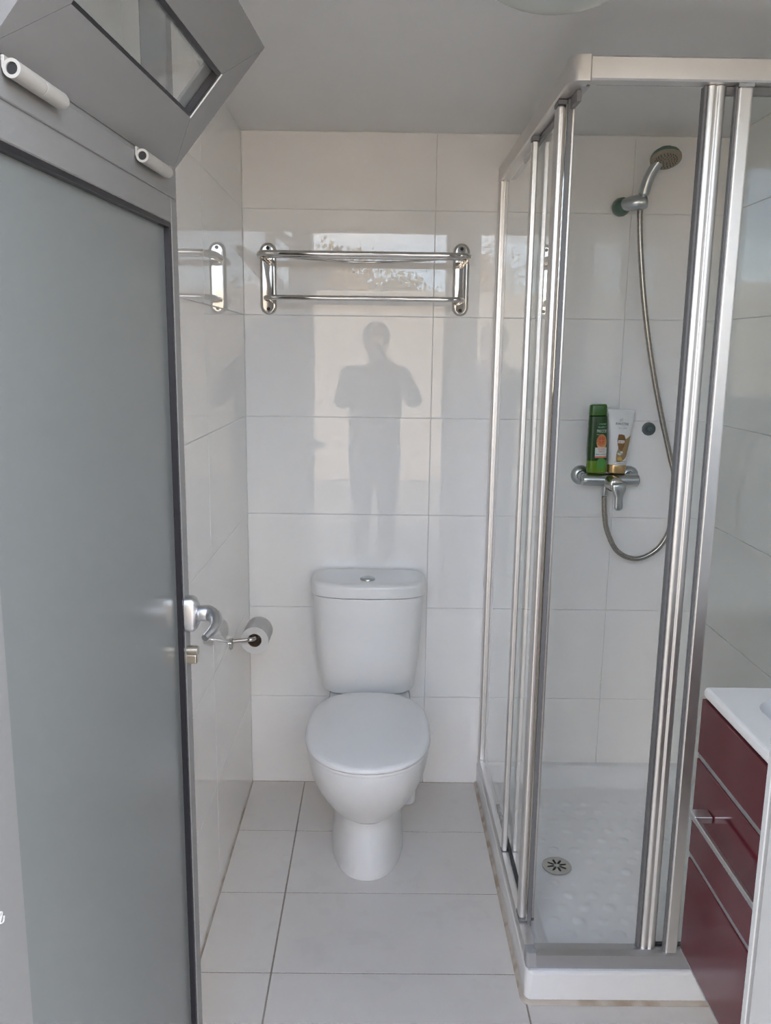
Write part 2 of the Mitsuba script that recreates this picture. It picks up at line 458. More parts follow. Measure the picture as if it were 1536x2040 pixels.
to = 'toilet'
BY = D - .012
ped = [sq_ring(.0, 2.139, BY - .10, .106, 2.2, 4), sq_ring(.004, 2.136, BY - .10, .1075, 2.2, 4), sq_ring(.06, 2.141, BY - .10, .1045, 2.2, 4), sq_ring(.12, 2.150, BY - .10, .1005, 2.2, 4),
       sq_ring(.17, 2.158, BY - .10, .098, 2.2, 4), sq_ring(.20, 2.162, BY - .08, .098, 2.2, 4), sq_ring(.25, 2.165, BY - .06, .10, 2.3, 4)]
add('pedestal', loft(ped), 'porcelain', smooth=40, parent=to)
bw = []
for t in np.linspace(0, 1, 14):
    z = .168 + t * (.397 - .168)
    k = (1 - (1 - t) ** 1.7) ** .72
    bw.append(sq_ring(z, 2.165 - .182 * k, BY - .20 + .03 * k, .060 + .109 * k, 2.15, 2.6, ym=2.30 - .11 * k))
bw.append(sq_ring(.403, 1.985, BY - .17, .167, 2.15, 2.8, ym=2.19))
add('bowl', loft(bw), 'porcelain', smooth=50, parent=to)
seat = [sq_ring(.393, 1.980, 2.455, .168, 2.15, 2.9, ym=2.19), sq_ring(.3945, 1.976, 2.457, .1705, 2.15, 2.9, ym=2.19), sq_ring(.401, 1.976, 2.457, .1705, 2.15, 2.9, ym=2.19), sq_ring(.4025, 1.979, 2.455, .168, 2.15, 2.9, ym=2.19)]
add('seat_ring', loft([q + [0, 0, .011] for q in seat]), 'seat_plastic', smooth=40, parent=to)
lid = [sq_ring(.4040, 1.974, 2.462, .170, 2.15, 2.9, ym=2.19), sq_ring(.4060, 1.969, 2.464, .1735, 2.15, 2.9, ym=2.19), sq_ring(.4120, 1.968, 2.465, .1745, 2.15, 2.9, ym=2.19), sq_ring(.4175, 1.971, 2.463, .172, 2.15, 2.9, ym=2.19),
       sq_ring(.4215, 1.979, 2.456, .165, 2.15, 2.9, ym=2.19), sq_ring(.4240, 1.995, 2.445, .152, 2.15, 2.9, ym=2.19), sq_ring(.4255, 2.03, 2.42, .125, 2.15, 2.7, ym=2.19), sq_ring(.4262, 2.10, 2.34, .07, 2.1, 2.4, ym=2.19)]
add('seat_lid', loft([q + [0, 0, .011] for q in lid]), 'seat_plastic', smooth=50, parent=to)
for sx in (-1, 1):
    add('seat_hinge', tf(lathe([(.009, 0), (.010, .002), (.010, .026), (.008, .029)], 20), along([TX + sx * .078 - .014, 2.470, .408], [1, 0, 0])), 'seat_plastic', smooth=40, parent=to)
add('shelf_base', loft([sq_ring(.25, 2.38, BY - .004, .092, 4, 6), sq_ring(.33, 2.37, BY - .004, .115, 4, 6), sq_ring(.376, 2.40, BY - .004, .130, 4, 6), sq_ring(.385, 2.41, BY - .006, .127, 4, 6)]), 'porcelain', smooth=40, parent=to)


def cis_ring(z, hw, yf, r=1.0, cx=-.029):
    """Cistern ring: flat back, bowed front with rounded corners."""
    out = []
    for q in np.linspace(0, 2 * np.pi, 72, endpoint=False):
        c, s = math.cos(q), math.sin(q)
        x = math.copysign(abs(c) ** (2 / 5.5), c) * hw
        y = math.copysign(abs(s) ** (2 / (3.6 if s < 0 else 9)), s)
        yc = (yf + BY) / 2 + .018
        bow = .024 * (1 - (x / hw) ** 2) if s < 0 else 0
        out.append((cx + x, yc + (y * (yc - yf - .024) - bow if s < 0 else y * (BY - yc)), z))
    return np.array(out)


cb = [cis_ring(.3865, .130, 2.545), cis_ring(.390, .141, 2.533), cis_ring(.400, .150, 2.525), cis_ring(.45, .158, 2.518), cis_ring(.55, .1675, 2.511), cis_ring(.65, .1735, 2.507), cis_ring(.712, .1755, 2.505), cis_ring(.7155, .173, 2.508)]
add('cistern', loft(cb), 'porcelain', smooth=40, parent=to)
cl = [cis_ring(.7180, .176, 2.505), cis_ring(.7195, .1805, 2.499), cis_ring(.722, .182, 2.497), cis_ring(.750, .1825, 2.496), cis_ring(.758, .1805, 2.499), cis_ring(.763, .1755, 2.506), cis_ring(.7655, .166, 2.518), cis_ring(.767, .14, 2.545), cis_ring(.7675, .08, 2.58)]
add('cistern_lid', loft(cl), 'porcelain', smooth=50, parent=to)
bt = to + '__flush_button'
add('ring', tf(lathe([(.0235, 0), (.0235, .003), (.0215, .0055), (.0195, .0055), (.019, .004)], 36), tr(-.032, 2.560, .7666)), 'tap_chrome', smooth=40, parent=bt)
add('disc', tf(lathe([(.0185, 0), (.0185, .005), (.016, .0068), (.001, .0072)], 36), tr(-.032, 2.560, .7666)), 'plug_chrome', smooth=40, parent=bt)
tag(bt, 'round chrome flush button')
add('waste_pipe', tf(loft([sq_ring(z, -.038 + c, .038 - c, .038 - c, 3.0, cx=0, ym=0) for z, c in ((0, .008), (.003, .003), (.008, 0), (.14, 0), (.15, .004))]), tr(.095, 2.578, 0.0005)), 'seat_plastic', smooth=40, parent=to)
tag(to, 'white close-coupled toilet with its lid shut below the towel rack', 'toilet')

# ------------------------------------------------------------------ towel rack
tw = 'towel_rack'
for i, (cx, zb, zt) in enumerate(((-.349, 1.581, 1.796), (.2465, 1.584, 1.801))):
    sh = sg.LineString([(0, zb + .025), (0, zt - .025)]).buffer(.025, 24)
    w_ = frame([cx, D - .0005, 0], [1, 0, 0], [0, 0, 1], [0, -1, 0])
    pr = []
    for inset, hgt in ((0, 0), (0, .006), (.002, .0095), (.0055, .0115), (.009, .012)):
        c = np.array(sh.buffer(-inset).exterior.coords)[:-1]
        s_ = sh.buffer(-inset).exterior
        c = np.array([s_.interpolate(k / 96, normalized=True).coords[0] for k in range(96)])
        pr.append(np.column_stack([c, np.full(len(c), hgt)]))
    m = tf(loft(pr), w_)
    if m.volume < 0:
        m.invert()
    pl = add('wall_plate', m, 'chrome', smooth=40, parent=tw)
    for zz in (zb + .0165, zt - .0165):
        add('screw_hole', tf(lathe([(.0052, 0), (.0052, .0015), (.003, .0018)], 18), along([cx, D - .0123, zz], [0, -1, 0])), 'hole_shade', smooth=30, parent=pl)  # black disc painted as the shade in a screw hole
    for zz, dd in ((1.7525 + .004 * i, .094), ):
        pass
xl, xr = -.352, .2505
zf = 1.753


def bar(y, z, r, x0, x1, bend=.03, sag=0.0, bow=0.0):
    p = [[x0, D - .010, z], [x0, D - .6 * (D - y), z]]
    p += [[x0 + .012, y + .010, z], [x0 + bend, y, z]]
    for t in np.linspace(0, 1, 9)[1:-1]:
        p.append([x0 + bend + t * (x1 - x0 - 2 * bend), y - bow * 4 * t * (1 - t), z - sag * 4 * t * (1 - t)])
    p += [[x1 - bend, y, z], [x1 - .012, y + .010, z], [x1, D - .6 * (D - y), z], [x1, D - .010, z]]
    return tube(spline(p, 6), r, 18)


add('top_rail', bar(D - .166, 1.748, .0085, xl - .010, xr + .010, bend=.045), 'chrome', smooth=60, parent=tw)
add('inner_rail', bar(D - .108, 1.747, .0072, xl + .002, xr - .002), 'chrome', smooth=60, parent=tw)
add('thin_rod', tube(spline([[xl + .004, D - .112, 1.7475], [xl + .05, D - .098, 1.7475]] + [[xl + .05 + t * (xr - xl - .1), D - .098 + .078 * 4 * t * (1 - t), 1.7475 - .007 * 4 * t * (1 - t)] for t in np.linspace(0, 1, 11)[1:-1]] + [[xr - .05, D - .098, 1.7475], [xr - .004, D - .112, 1.7475]], 5), .0034, 14), 'chrome', smooth=60, parent=tw)
add('lower_rail', bar(D - .122, 1.6265, .0073, xl + .003, xr - .003, bend=.03), 'chrome', smooth=60, parent=tw)
tag(tw, 'polished chrome towel rack screwed to the tiles above the toilet', 'towel rack')

# ------------------------------------------------------------------ toilet paper
ry, rz, rx = 2.36, .632, -.3605
tp = 'toilet_roll'
rl = prism(sg.Point(0, 0).buffer(.0408, 40).difference(sg.Point(0, 0).buffer(.0205, 40)), .1, along([rx, ry, rz], [0, 1, 0]))
add('paper', rl, 'paper', smooth=30, parent=tp)
add('core', prism(sg.Point(0, 0).buffer(.0204, 40).difference(sg.Point(0, 0).buffer(.0188, 40)), .099, along([rx, ry + .0005, rz], [0, 1, 0])), 'cardboard', smooth=30, parent=tp)
tag(tp, 'white toilet paper roll on the holder on the left wall', 'toilet paper')
th = 'toilet_roll_holder'
add('wall_plate', tf(lathe([(.017, 0), (.017, .004), (.014, .007), (.004, .008)], 28), along([XL + .0005, ry - .02, rz - .004], [1, 0, 0])), 'chrome', smooth=40, parent=th)
add('arm', tube(spline([[XL + .006, ry - .02, rz + .004], [XL + .03, ry - .02, rz + .007], [rx - .012, ry - .02, rz + .009], [rx - .001, ry - .015, rz + .0095], [rx + .002, ry - .002, rz + .0095], [rx + .002, ry + .05, rz + .0095], [rx + .002, ry + .115, rz + .0095]], 8), .0062, 18), 'chrome', smooth=60, parent=th)
tag(th, 'slim chrome paper holder arm fixed to the left tile wall', 'toilet paper holder')

# ------------------------------------------------------------------ shower tray
st = 'shower_tray'
tx0, tx1, ty0, ty1, tz = XS - .002, XR - .0005, F - .012, D - .0005, .081
nx, ny = 150, 210
gx, gy = np.meshgrid(np.linspace(tx0 + .006, tx1, nx), np.linspace(ty0 + .006, ty1, ny), indexing='ij')
ss = lambda a, b, x: (lambda t: t * t * (3 - 2 * t))(np.clip((x - a) / (b - a), 0, 1))
dpt = ss(.045, .085, gx - tx0) * ss(.030, .060, tx1 - gx) * ss(.055, .085, gy - ty0) * ss(.018, .112, ty1 - gy)
gz = tz - .041 * dpt
for r_ in range(16):
    for c_ in range(10):
        bx, by = tx0 + .115 + c_ * .062 + (r_ % 2) * .031, ty0 + .13 + r_ * .052
        if bx > tx1 - .09 or by > ty1 - .15 or math.hypot(bx - .518, by - 2.153) < .075:
            continue
        rr_ = np.hypot(gx - bx, gy - by)
        gz = gz + .0032 * (1 - ss(.009, .0165, rr_))
v = np.column_stack([gx.ravel(), gy.ravel(), gz.ravel()])
idx = np.arange(nx * ny).reshape(nx, ny)
f = np.vstack([np.stack([idx[:-1, :-1].ravel(), idx[1:, :-1].ravel(), idx[1:, 1:].ravel()], 1), np.stack([idx[:-1, :-1].ravel(), idx[1:, 1:].ravel(), idx[:-1, 1:].ravel()], 1)])
add('basin', trimesh.Trimesh(v, f, process=False), 'acrylic_white', smooth=True, parent=st)
xa, ya, r0 = tx0, ty0, .018


def edge_path(o):    # outline from the back wall along the left side, round the corner, along the front
    p = [(xa + o, ty1), (xa + o, ya + r0)]
    p += [(xa + r0 - (r0 - o) * math.cos(q), ya + r0 - (r0 - o) * math.sin(q)) for q in np.linspace(0, np.pi / 2, 9)[1:]]
    return p + [(tx1, ya + o)]


prof = [(0.004, 0.002), (0.0, .010), (0.0, .072), (.0022, .0785), (.0075, .081)]
rows_ = [np.array([[x, y, z] for x, y in edge_path(o)]) for o, z in prof]
k = len(rows_[0])
v = np.vstack(rows_)
f = []
for a in range(len(rows_) - 1):
    for b in range(k - 1):
        f += [[a * k + b, a * k + b + 1, (a + 1) * k + b + 1], [a * k + b, (a + 1) * k + b + 1, (a + 1) * k + b]]
add('apron', trimesh.Trimesh(v, f, process=False), 'acrylic_white', smooth=50, parent=st)
sl = [np.array([[x, y, z] for x, y in edge_path(o)]) for o, z in ((-.0085, .0004), (-.006, .004), (-.0005, .0085), (.002, .009))]
v = np.vstack(sl)
f = []
for a in range(3):
    for b in range(k - 1):
        f += [[a * k + b, a * k + b + 1, (a + 1) * k + b + 1], [a * k + b, (a + 1) * k + b + 1, (a + 1) * k + b]]
add('sealant_bead', trimesh.Trimesh(v, f, process=False), 'sealant', smooth=True, parent=st, label='stained beige sealant bead along the foot')
tag(st, 'low white shower tray with round anti-slip bumps', 'shower tray')
dn = 'shower_drain'
dpl = sg.Point(0, 0).buffer(.041, 40)
for q in range(8):
    a = q * np.pi / 4 + .2
    dpl = dpl.difference(sg.LineString([(.011 * math.cos(a), .011 * math.sin(a)), (.025 * math.cos(a), .025 * math.sin(a))]).buffer(.0032, 8))
add('grate', prism(dpl, .0025, tr(.518, 2.153, .0425)), 'drain_steel', parent=dn)
add('slot_shade', tf(lathe([(.036, 0), (.036, .0012), (.02, .0013)], 36), tr(.518, 2.153, .0410)), 'hole_shade', parent=dn)  # black disc, the shade below the slots put into its colour
tag(dn, 'round steel drain grate with radial slots in the shower tray', 'drain')
for px, py in ((.71, 2.40), (.545, 2.245), (.417, 1.765)):
    pass

# ------------------------------------------------------------------ shower enclosure
se = 'shower_enclosure'
RT0, RT1, RB0, RB1 = 1.980, 2.023, .0812, .121
rr_ = .024
# top rail: left run, corner piece, front run
add('top_rail', cbox(XS, XS + .034, F + rr_ + .012, D - .001, RT0, RT1, .003), 'shower_aluminium', smooth=20, parent=se)
add('top_rail', cbox(XS + rr_ + .012, XR - .001, F, F + .034, RT0, RT1, .003), 'shower_aluminium', smooth=20, parent=se)
cp = [(XS + .036, F + rr_ + .0125), (XS - .0006, F + rr_ + .0125)] + [(XS - .0006 + rr_ - rr_ * math.cos(q), F - .0006 + rr_ - rr_ * math.sin(q)) for q in np.linspace(0, np.pi / 2, 14)] + [(XS + rr_ + .0125, F - .0006), (XS + rr_ + .0125, F + .036), (XS + .036, F + .036)]
add('corner_cap', prism(cp, RT1 - RT0 + .003, tr(0, 0, RT0 - .002)), 'shower_aluminium', smooth=25, parent=se)
add('bottom_rail', cbox(XS, XS + .030, F + .030, D - .001, RB0, RB0 + .026, .003), 'shower_aluminium', smooth=20, parent=se)
fr = prism([(F, RB0), (F + .034, RB0), (F + .034, RB1), (F + .014, RB1), (F, RB1 - .006)], XR - .001 - XS - .022, frame([XS + .022, 0, 0], [0, 1, 0], [0, 0, 1], [1, 0, 0]))
add('bottom_rail', fr, 'dull_aluminium', parent=se)
cp2 = [(XS + .034, F + .030), (XS, F + .030), (XS, F + .008)] + [(XS + .008 - .008 * math.cos(q), F + .008 - .008 * math.sin(q)) for q in np.linspace(0, np.pi / 2, 8)[1:]] + [(XS + .0222, F), (XS + .0222, F + .034), (XS + .034, F + .034)]
add('corner_block', prism(cp2, RB1 - RB0 - .001, tr(0, 0, RB0)), 'translucent_plastic', smooth=25, parent=se, label='clear plastic corner block')
add('roller_track', cbox(XS + .0342, XS + .050, F + .06, D - .03, RT0 + .004, RT1 - .004, .001), 'dull_aluminium', parent=se)
add('roller_track', cbox(XS + .06, XR - .03, F + .0342, F + .050, RT0 + .004, RT1 - .004, .001), 'dull_aluminium', parent=se)
# wall profiles
add('wall_profile', cbox(XS + .001, XS + .028, D - .042, D - .001, RB0 + .026, RT0, .003), 'shower_aluminium', smooth=20, parent=se)
add('wall_profile', cbox(XS + .012, XS + .020, D - .060, D - .042, RB0 + .026, RT0, .001), 'shower_aluminium', parent=se)
add('wall_profile', cbox(XR - .042, XR - .001, F + .001, F + .028, RB1, RT0, .003), 'shower_aluminium', smooth=20, parent=se)


def pane(a, b):
    (xa_, ya_, za), (xb, yb, zb_) = a, b
    return trimesh.Trimesh([[xa_, ya_, za], [xb, yb, za], [xb, yb, zb_], [xa_, ya_, zb_]], [[0, 1, 2], [0, 2, 3]], process=False)


# left side: fixed panel at the back, sliding panel towards the corner
fp = se + '__fixed_panel'
add('pane', pane((XS + .0105, 2.135, RB0 + .02), (XS + .0105, D - .045, RT0)), 'shower_glass', parent=fp)
add('edge_profile', rbox(XS + .003, XS + .018, 2.118, 2.142, RB0 + .027, RT0 - .012, .0045, 3), 'shower_aluminium', smooth=40, parent=fp)
add('end_cap', cbox(XS + .002, XS + .019, 2.117, 2.143, RT0 - .012, RT0, .001), 'grey_rubber', parent=fp)
add('end_cap', cbox(XS + .002, XS + .019, 2.117, 2.143, RB0 + .018, RB0 + .027, .001), 'grey_rubber', parent=fp)
sp = se + '__sliding_panel'
PY = 1.828
add('pane', pane((XS + .0245, PY + .03, RB0 + .016), (XS + .0245, 2.36, RT0 - .004)), 'shower_glass', parent=sp)
add('edge_profile', rbox(XS + .003, XS + .0190, PY, PY + .040, RB0 + .032, RT0 - .010, .0065, 4), 'shower_aluminium', smooth=50, parent=sp)
add('bright_strip', cbox(XS + .0185, XS + .0215, PY - .005, PY + .013, RB0 + .032, RT0 - .010, .0006), 'chrome', parent=sp)
add('magnet_seal', cbox(XS + .0215, XS + .0310, PY - .010, PY + .033, RB0 + .010, RT0 - .002, .001), 'grey_rubber', parent=sp)
add('handle_profile', rbox(XS + .0310, XS + .0400, PY + .003, PY + .038, RB0 + .032, RT0 - .010, .0035, 4), 'shower_aluminium', smooth=50, parent=sp)
add('end_cap', cbox(XS + .0025, XS + .0215, PY - .001, PY + .041, RT0 - .010, RT0 - .001, .001), 'grey_rubber', parent=sp)
add('end_cap', cbox(XS + .0310, XS + .0405, PY + .002, PY + .039, RT0 - .010, RT0 - .001, .001), 'grey_rubber', parent=sp)
add('end_cap', cbox(XS + .0025, XS + .0215, PY - .001, PY + .041, RB0 + .026, RB0 + .034, .001), 'grey_rubber', parent=sp)
add('end_cap', cbox(XS + .0310, XS + .0405, PY + .002, PY + .039, RB0 + .027, RB0 + .032, .001), 'grey_rubber', parent=sp)
add('glide_strip', cbox(XS + .0195, XS + .0295, PY + .043, 2.36, RB0 + .0265, RB0 + .034, .001), 'black_rubber', parent=sp)
add('glide_strip', cbox(XS + .0195, XS + .0295, PY + .043, 2.36, RT0 - .014, RT0 - .004, .001), 'grey_rubber', parent=sp)
add('roller_carriage', cbox(XS + .0255, XS + .0350, PY - .066, PY - .011, RT0 - .022, RT0 - .0005, .001), 'grey_rubber', parent=sp)
tag(sp, 'sliding glass panel pushed to the corner')
# front side: sliding panel slid open behind the fixed panel
fp2 = se + '__fixed_panel_001'
add('pane', pane((.684, F + .014, RB1 - .004), (XR - .040, F + .014, RT0)), 'shower_glass', parent=fp2)
add('edge_profile', rbox(.6725, .7005, F + .004, F + .022, RB1 - .004, RT0 - .006, .005, 4), 'shower_aluminium', smooth=50, parent=fp2)
add('side_seal', cbox(.6688, .6728, F + .009, F + .020, RB1 - .004, RT0 - .006, .0006), 'grey_rubber', parent=fp2)
add('end_cap', cbox(.671, .7015, F + .003, F + .0235, RT0 - .007, RT0, .001), 'dull_aluminium', parent=fp2)
sp2 = se + '__sliding_panel_001'
add('pane', pane((.640, F + .032, RB1 - .006), (1.0, F + .032, RT0)), 'shower_glass', parent=sp2)
pf = [(0, 0), (0, .004)]
# ridged profile: two rounded flutes with a hollow between
xs_ = np.linspace(0, .0345, 36)
yy = np.where(xs_ < .0345, -.007 * np.sqrt(np.clip(np.sin(np.clip(xs_ / .0345, 0, 1) * np.pi), 0, 1)) + .0042 * np.exp(-((xs_ - .0165) / .0042) ** 2), 0)
poly = [(.6200 + a, F + .024 + b) for a, b in zip(xs_, yy)] + [(.6545, F + .044), (.6200, F + .044)]
add('edge_profile', prism(poly, RT0 - RB1 + .003, tr(0, 0, RB1 - .004)), 'shower_aluminium', smooth=40, parent=sp2)
add('magnet_seal', cbox(.6140, .6198, F + .024, F + .044, RB1 - .006, RT0, .001), 'grey_rubber', parent=sp2)
add('glide_strip', cbox(.656, 1.0, F + .027, F + .037, RB1 - .004, RB1 + .005, .001), 'black_rubber', parent=sp2)
add('glide_strip', cbox(.656, 1.0, F + .027, F + .037, RT0 - .016, RT0 - .0005, .001), 'grey_rubber', parent=sp2)
tag(sp2, 'ridged sliding glass panel slid open')
tag(se, 'aluminium framed corner shower enclosure with clear sliding glass', 'shower enclosure')

# ------------------------------------------------------------------ shower mixer
mx = 'shower_mixer'
my, mz = D - .050, 1.080
for cx in (.653, .809):
    add('wall_rosette', tf(lathe([(.0315, 0), (.0315, .003), (.029, .009), (.021, .0135), (.016, .015), (.015, .032)], 40), along([cx, D - .0005, 1.088], [0, -1, 0])), 'tap_chrome', smooth=45, parent=mx)
bp = [[.646, my, mz], [.650, my, mz], [.668, my, mz], [.70, my, mz], [.745, my, mz], [.79, my, mz], [.822, my, mz], [.827, my, mz]]
add('body', tube(bp, [.013, .0185, .020, .0195, .021, .0205, .021, .015], 28, [.015, .021, .0225, .022, .0235, .0225, .023, .017], up=[0, 0, 1]), 'tap_chrome', smooth=50, parent=mx)
add('cartridge_dome', tf(lathe([(.0245, 0), (.0255, .004), (.0255, .022), (.0235, .026), (.0235, .040), (.020, .045), (.010, .048)], 40), along([.737, my - .012, 1.074], [.13, -1, -.04])), 'chrome', smooth=40, parent=mx)
lv = spline([[.748, my - .060, 1.078], [.749, my - .061, 1.062], [.750, my - .061, 1.040], [.751, my - .062, 1.010], [.751, my - .064, .992]], 6)
wv = np.interp(np.linspace(0, 1, len(lv)), [0, .08, .3, .55, .9, 1], [.016, .0225, .0225, .0135, .0125, .006])
add('lever', tube(lv, wv, 24, np.interp(np.linspace(0, 1, len(lv)), [0, .1, .35, .9, 1], [.004, .007, .0075, .0045, .002]), up=[1, 0, 0]), 'tap_chrome', smooth=50, parent=mx)
add('outlet', tf(lathe([(.0095, 0), (.0105, .002), (.0105, .030), (.0085, .034)], 24), along([.7215, my, 1.061], [0, 0, -1])), 'tap_chrome', smooth=40, parent=mx)
tag(mx, 'dull chrome shower mixer tap with lever on the tile wall', 'mixer tap')

hz_ = D - .052
hp = [[.7215, my, 1.0265], [.7225, my, 1.008], [.7265, my, .965], [.739, my, .910], [.775, my, .847], [.834, my, .822], [.890, my - .004, .845], [.927, my - .006, .895], [.9465, my - .006, .978], [.943, my - .006, 1.076], [.918, my, 1.172], [.873, my, 1.329], [.835, my, 1.483], [.806, my, 1.634], [.785, my, 1.782], [.7765, my, 1.87], [.7755, my, 1.902]]
add('shower_hose', tube(spline(hp, 10), .0083, 16), 'hose_steel', smooth=True, label='grey metal shower hose looping down from the hand shower', category='shower hose')
hb = 'shower_holder'
add('wall_knob', tf(lathe([(.022, 0), (.0265, .004), (.0275, .014), (.0255, .030), (.019, .041), (.006, .047)], 36), along([.7275, D - .0005, 1.9135], [0, -1, 0])), 'green_plastic', smooth=50, parent=hb, label='sea green knob')
add('arm', tube([[.728, D - .028, 1.9155], [.74, D - .045, 1.917], [.76, D - .055, 1.9195], [.782, D - .058, 1.921], [.7895, D - .058, 1.922]], [.018, .0200, .0215, .0215, .018], 24), 'tap_chrome', smooth=50, parent=hb)
tag(hb, 'green and chrome wall holder carrying the hand shower', 'shower holder')
hs_ = 'hand_shower'
hpth = spline([[.7765, D - .060, 1.908], [.7785, D - .062, 1.935], [.781, D - .066, 1.955], [.7875, D - .074, 1.985], [.796, D - .084, 2.008], [.808, D - .094, 2.028]], 6)
add('handle', tube(hpth, np.interp(np.linspace(0, 1, len(hpth)), [0, .22, .26, .6, 1], [.009, .010, .0150, .0158, .0145]), 24), 'tap_chrome', smooth=50, parent=hs_)
hc, hd_ = np.array([.824, D - .104, 2.037]), np.array([-.02, -.44, -.90])
HM = along(hc, hd_)
add('head', tf(lathe([(.006, -.024), (.030, -.018), (.041, -.008), (.0445, 0), (.0448, .004)], 44), HM), 'green_plastic', smooth=50, parent=hs_)
add('face', tf(lathe([(.0447, .0042), (.0445, .007), (.041, .0098), (.036, .0105), (.0345, .0098), (.001, .0112)], 44), HM), 'shower_face', smooth=40, parent=hs_, label='beige spray face')
nz = []
for rr2, k_ in ((.031, 22), (.024, 16), (.0165, 11), (.009, 6)):
    for q in range(k_):
        a = 2 * np.pi * q / k_
        nz.append(tf(trimesh.creation.cylinder(radius=.0013, height=.0028, sections=8), HM @ tr(rr2 * math.cos(a), rr2 * math.sin(a), .0115)))
add('nozzle', cat(*nz), 'shower_nozzle', parent=hs_, kind='stuff')
tag(hs_, 'hand shower with round beige spray face resting in its holder', 'shower head')
pg = 'wall_plug'
add('disc', tf(lathe([(.0212, 0), (.0212, .006), (.019, .010), (.017, .0105), (.0165, .008)], 36), along([.8635, D - .0005, 1.2395], [0, -1, 0])), 'plug_plastic', smooth=35, parent=pg)
add('cap', tf(lathe([(.0098, 0), (.0098, .012), (.008, .014), (.001, .0145)], 28), along([.8635, D - .0005, 1.2395], [0, -1, 0])), 'plug_plastic', smooth=35, parent=pg)
tag(pg, 'small dark round plug on the tiles right of the bottles', 'plug')

# ------------------------------------------------------------------ bottles
rough('bottle_green', (0.030, 0.105, 0.012), 0.10)
rough('bottle_dark_green', (0.010, 0.050, 0.008), 0.10)
rough('bottle_lime', (0.115, 0.22, 0.012), 0.10)
rough('print_white', (0.62, 0.66, 0.62), 0.3)
rough('print_mint', (0.20, 0.40, 0.26), 0.3)
rough('print_orange', (0.52, 0.10, 0.02), 0.3)
rough('print_peach', (0.66, 0.33, 0.14), 0.3)
rough('print_pink', (0.62, 0.20, 0.14), 0.3)
rough('print_leaf', (0.06, 0.24, 0.035), 0.3)
rough('print_black', (0.03, 0.03, 0.035), 0.3)
rough('print_grey', (0.30, 0.30, 0.32), 0.3)
rough('print_brown', (0.19, 0.085, 0.015), 0.25)
rough('print_tan', (0.30, 0.20, 0.095), 0.25)
rough('print_gold', (0.55, 0.36, 0.07), 0.25)
rough('tube_white', (0.66, 0.66, 0.65), 0.10)
metal('cap_gold', (0.62, 0.43, 0.22), 0.28)


def ell(z, a, b, cx=0.0, e=2.6, n=48):
    q = np.linspace(0, 2 * np.pi, n, endpoint=False)
    c, s = np.cos(q), np.sin(q)
    return np.column_stack([cx + np.sign(c) * np.abs(c) ** (2 / e) * a, np.sign(s) * np.abs(s) ** (2 / e) * b, np.full(n, z)])


def wrap(mesh, a, b, e, cx=0.0, lift=.0003):
    """Bend a flat print (x across, z up, y depth from 0 to -thickness) onto the front of a superellipse body; a, b, cx may depend on z."""
    m = mesh.copy()
    v = np.array(m.vertices)
    A, B, C = (np.vectorize(g, otypes=[float])(v[:, 2]) if callable(g) else np.full(len(v), g) for g in (a, b, cx))
    t = np.clip(np.abs((v[:, 0] - C) / A), 0, .985)
    v[:, 1] = -B * (1 - t ** e) ** (1 / e) - lift + v[:, 1]
    m.vertices = v
    return m


def flat(poly, th=.0002):
    """A flat print in the xz plane, facing -y, cut fine enough to bend."""
    parts = []
    x0, z0, x1, z1 = poly.bounds
    cut = np.linspace(x0, x1, max(2, int((x1 - x0) / .004) + 1))
    for a_, b_ in zip(cut[:-1], cut[1:]):
        g = poly.intersection(sg.box(a_, z0 - 1, b_, z1 + 1))
        for h in getattr(g, 'geoms', [g]):
            if h.geom_type == 'Polygon' and h.area > 1e-9:
                parts.append(prism(h, th, frame([0, 0, 0], [1, 0, 0], [0, 0, 1], [0, -1, 0])))
    return cat(*parts)


def words(t, h, x, z, bold=False, th=.0002, width=None):
    m = meshkit.text_mesh(t, h, th, bold)
    if width:
        s = width / (m.bounds[1][0] - m.bounds[0][0])
        m.apply_scale([s, 1, 1])
    m.apply_translation([x - m.bounds[:, 0].mean(), 0, 0])
    return tf(m, frame([0, 0, z], [1, 0, 0], [0, 0, 1], [0, -1, 0]))


sb = 'shampoo_bottle'
MB = tr(.6905, D - .052, 1.1035) @ rot(-1.6, [0, 1, 0])
aw = lambda z: np.interp(z, [0, .02, .10, .165, .186, .215], [.0305, .0312, .0305, .0285, .0275, .0262])
bwd = lambda z: np.interp(z, [0, .02, .10, .165, .186, .215], [.0175, .018, .0185, .017, .0155, .0145])
EB = 3.2
zs = [0, .002, .02, .0395]
add('base', tf(loft([ell(0, aw(0) - .003, bwd(0) - .003, e=EB)] + [ell(z, aw(z), bwd(z), e=EB) for z in zs[1:]]), MB), 'bottle_lime', smooth=40, parent=sb, label='lime green foot of the bottle')
add('body', tf(loft([ell(z, aw(z), bwd(z), e=EB) for z in (.0396, .07, .10, .13, .155, .170, .178)] + [ell(.1805, aw(.18) - .004, bwd(.18) - .003, e=EB)]), MB), 'bottle_dark_green', smooth=40, parent=sb)
add('cap', tf(loft([ell(.181, aw(.181) - .0012, bwd(.181) - .001, e=EB)] + [ell(z, aw(z), bwd(z), e=EB) for z in (.1825, .20, .211)] + [ell(.2145, aw(.215) - .002, bwd(.215) - .002, e=EB), ell(.2155, aw(.215) - .006, bwd(.215) - .005, e=EB)]), MB), 'bottle_green', smooth=40, parent=sb, label='green flip cap')
WR = lambda m, l=.0003: tf(wrap(m, aw, bwd, EB, 0, l), MB)
add('print', WR(words('FRUCTIS', .0088, .0095, .1285, True, width=.031)), 'print_white', parent=sb, label='white FRUCTIS lettering')
add('print', WR(words('GARNIER', .0042, .0125, .1430, True, width=.021)), 'print_mint', parent=sb)
add('print', WR(flat(cat_poly := sg.Point(-.0005, .1450).buffer(.0026, 12))), 'print_mint', parent=sb)
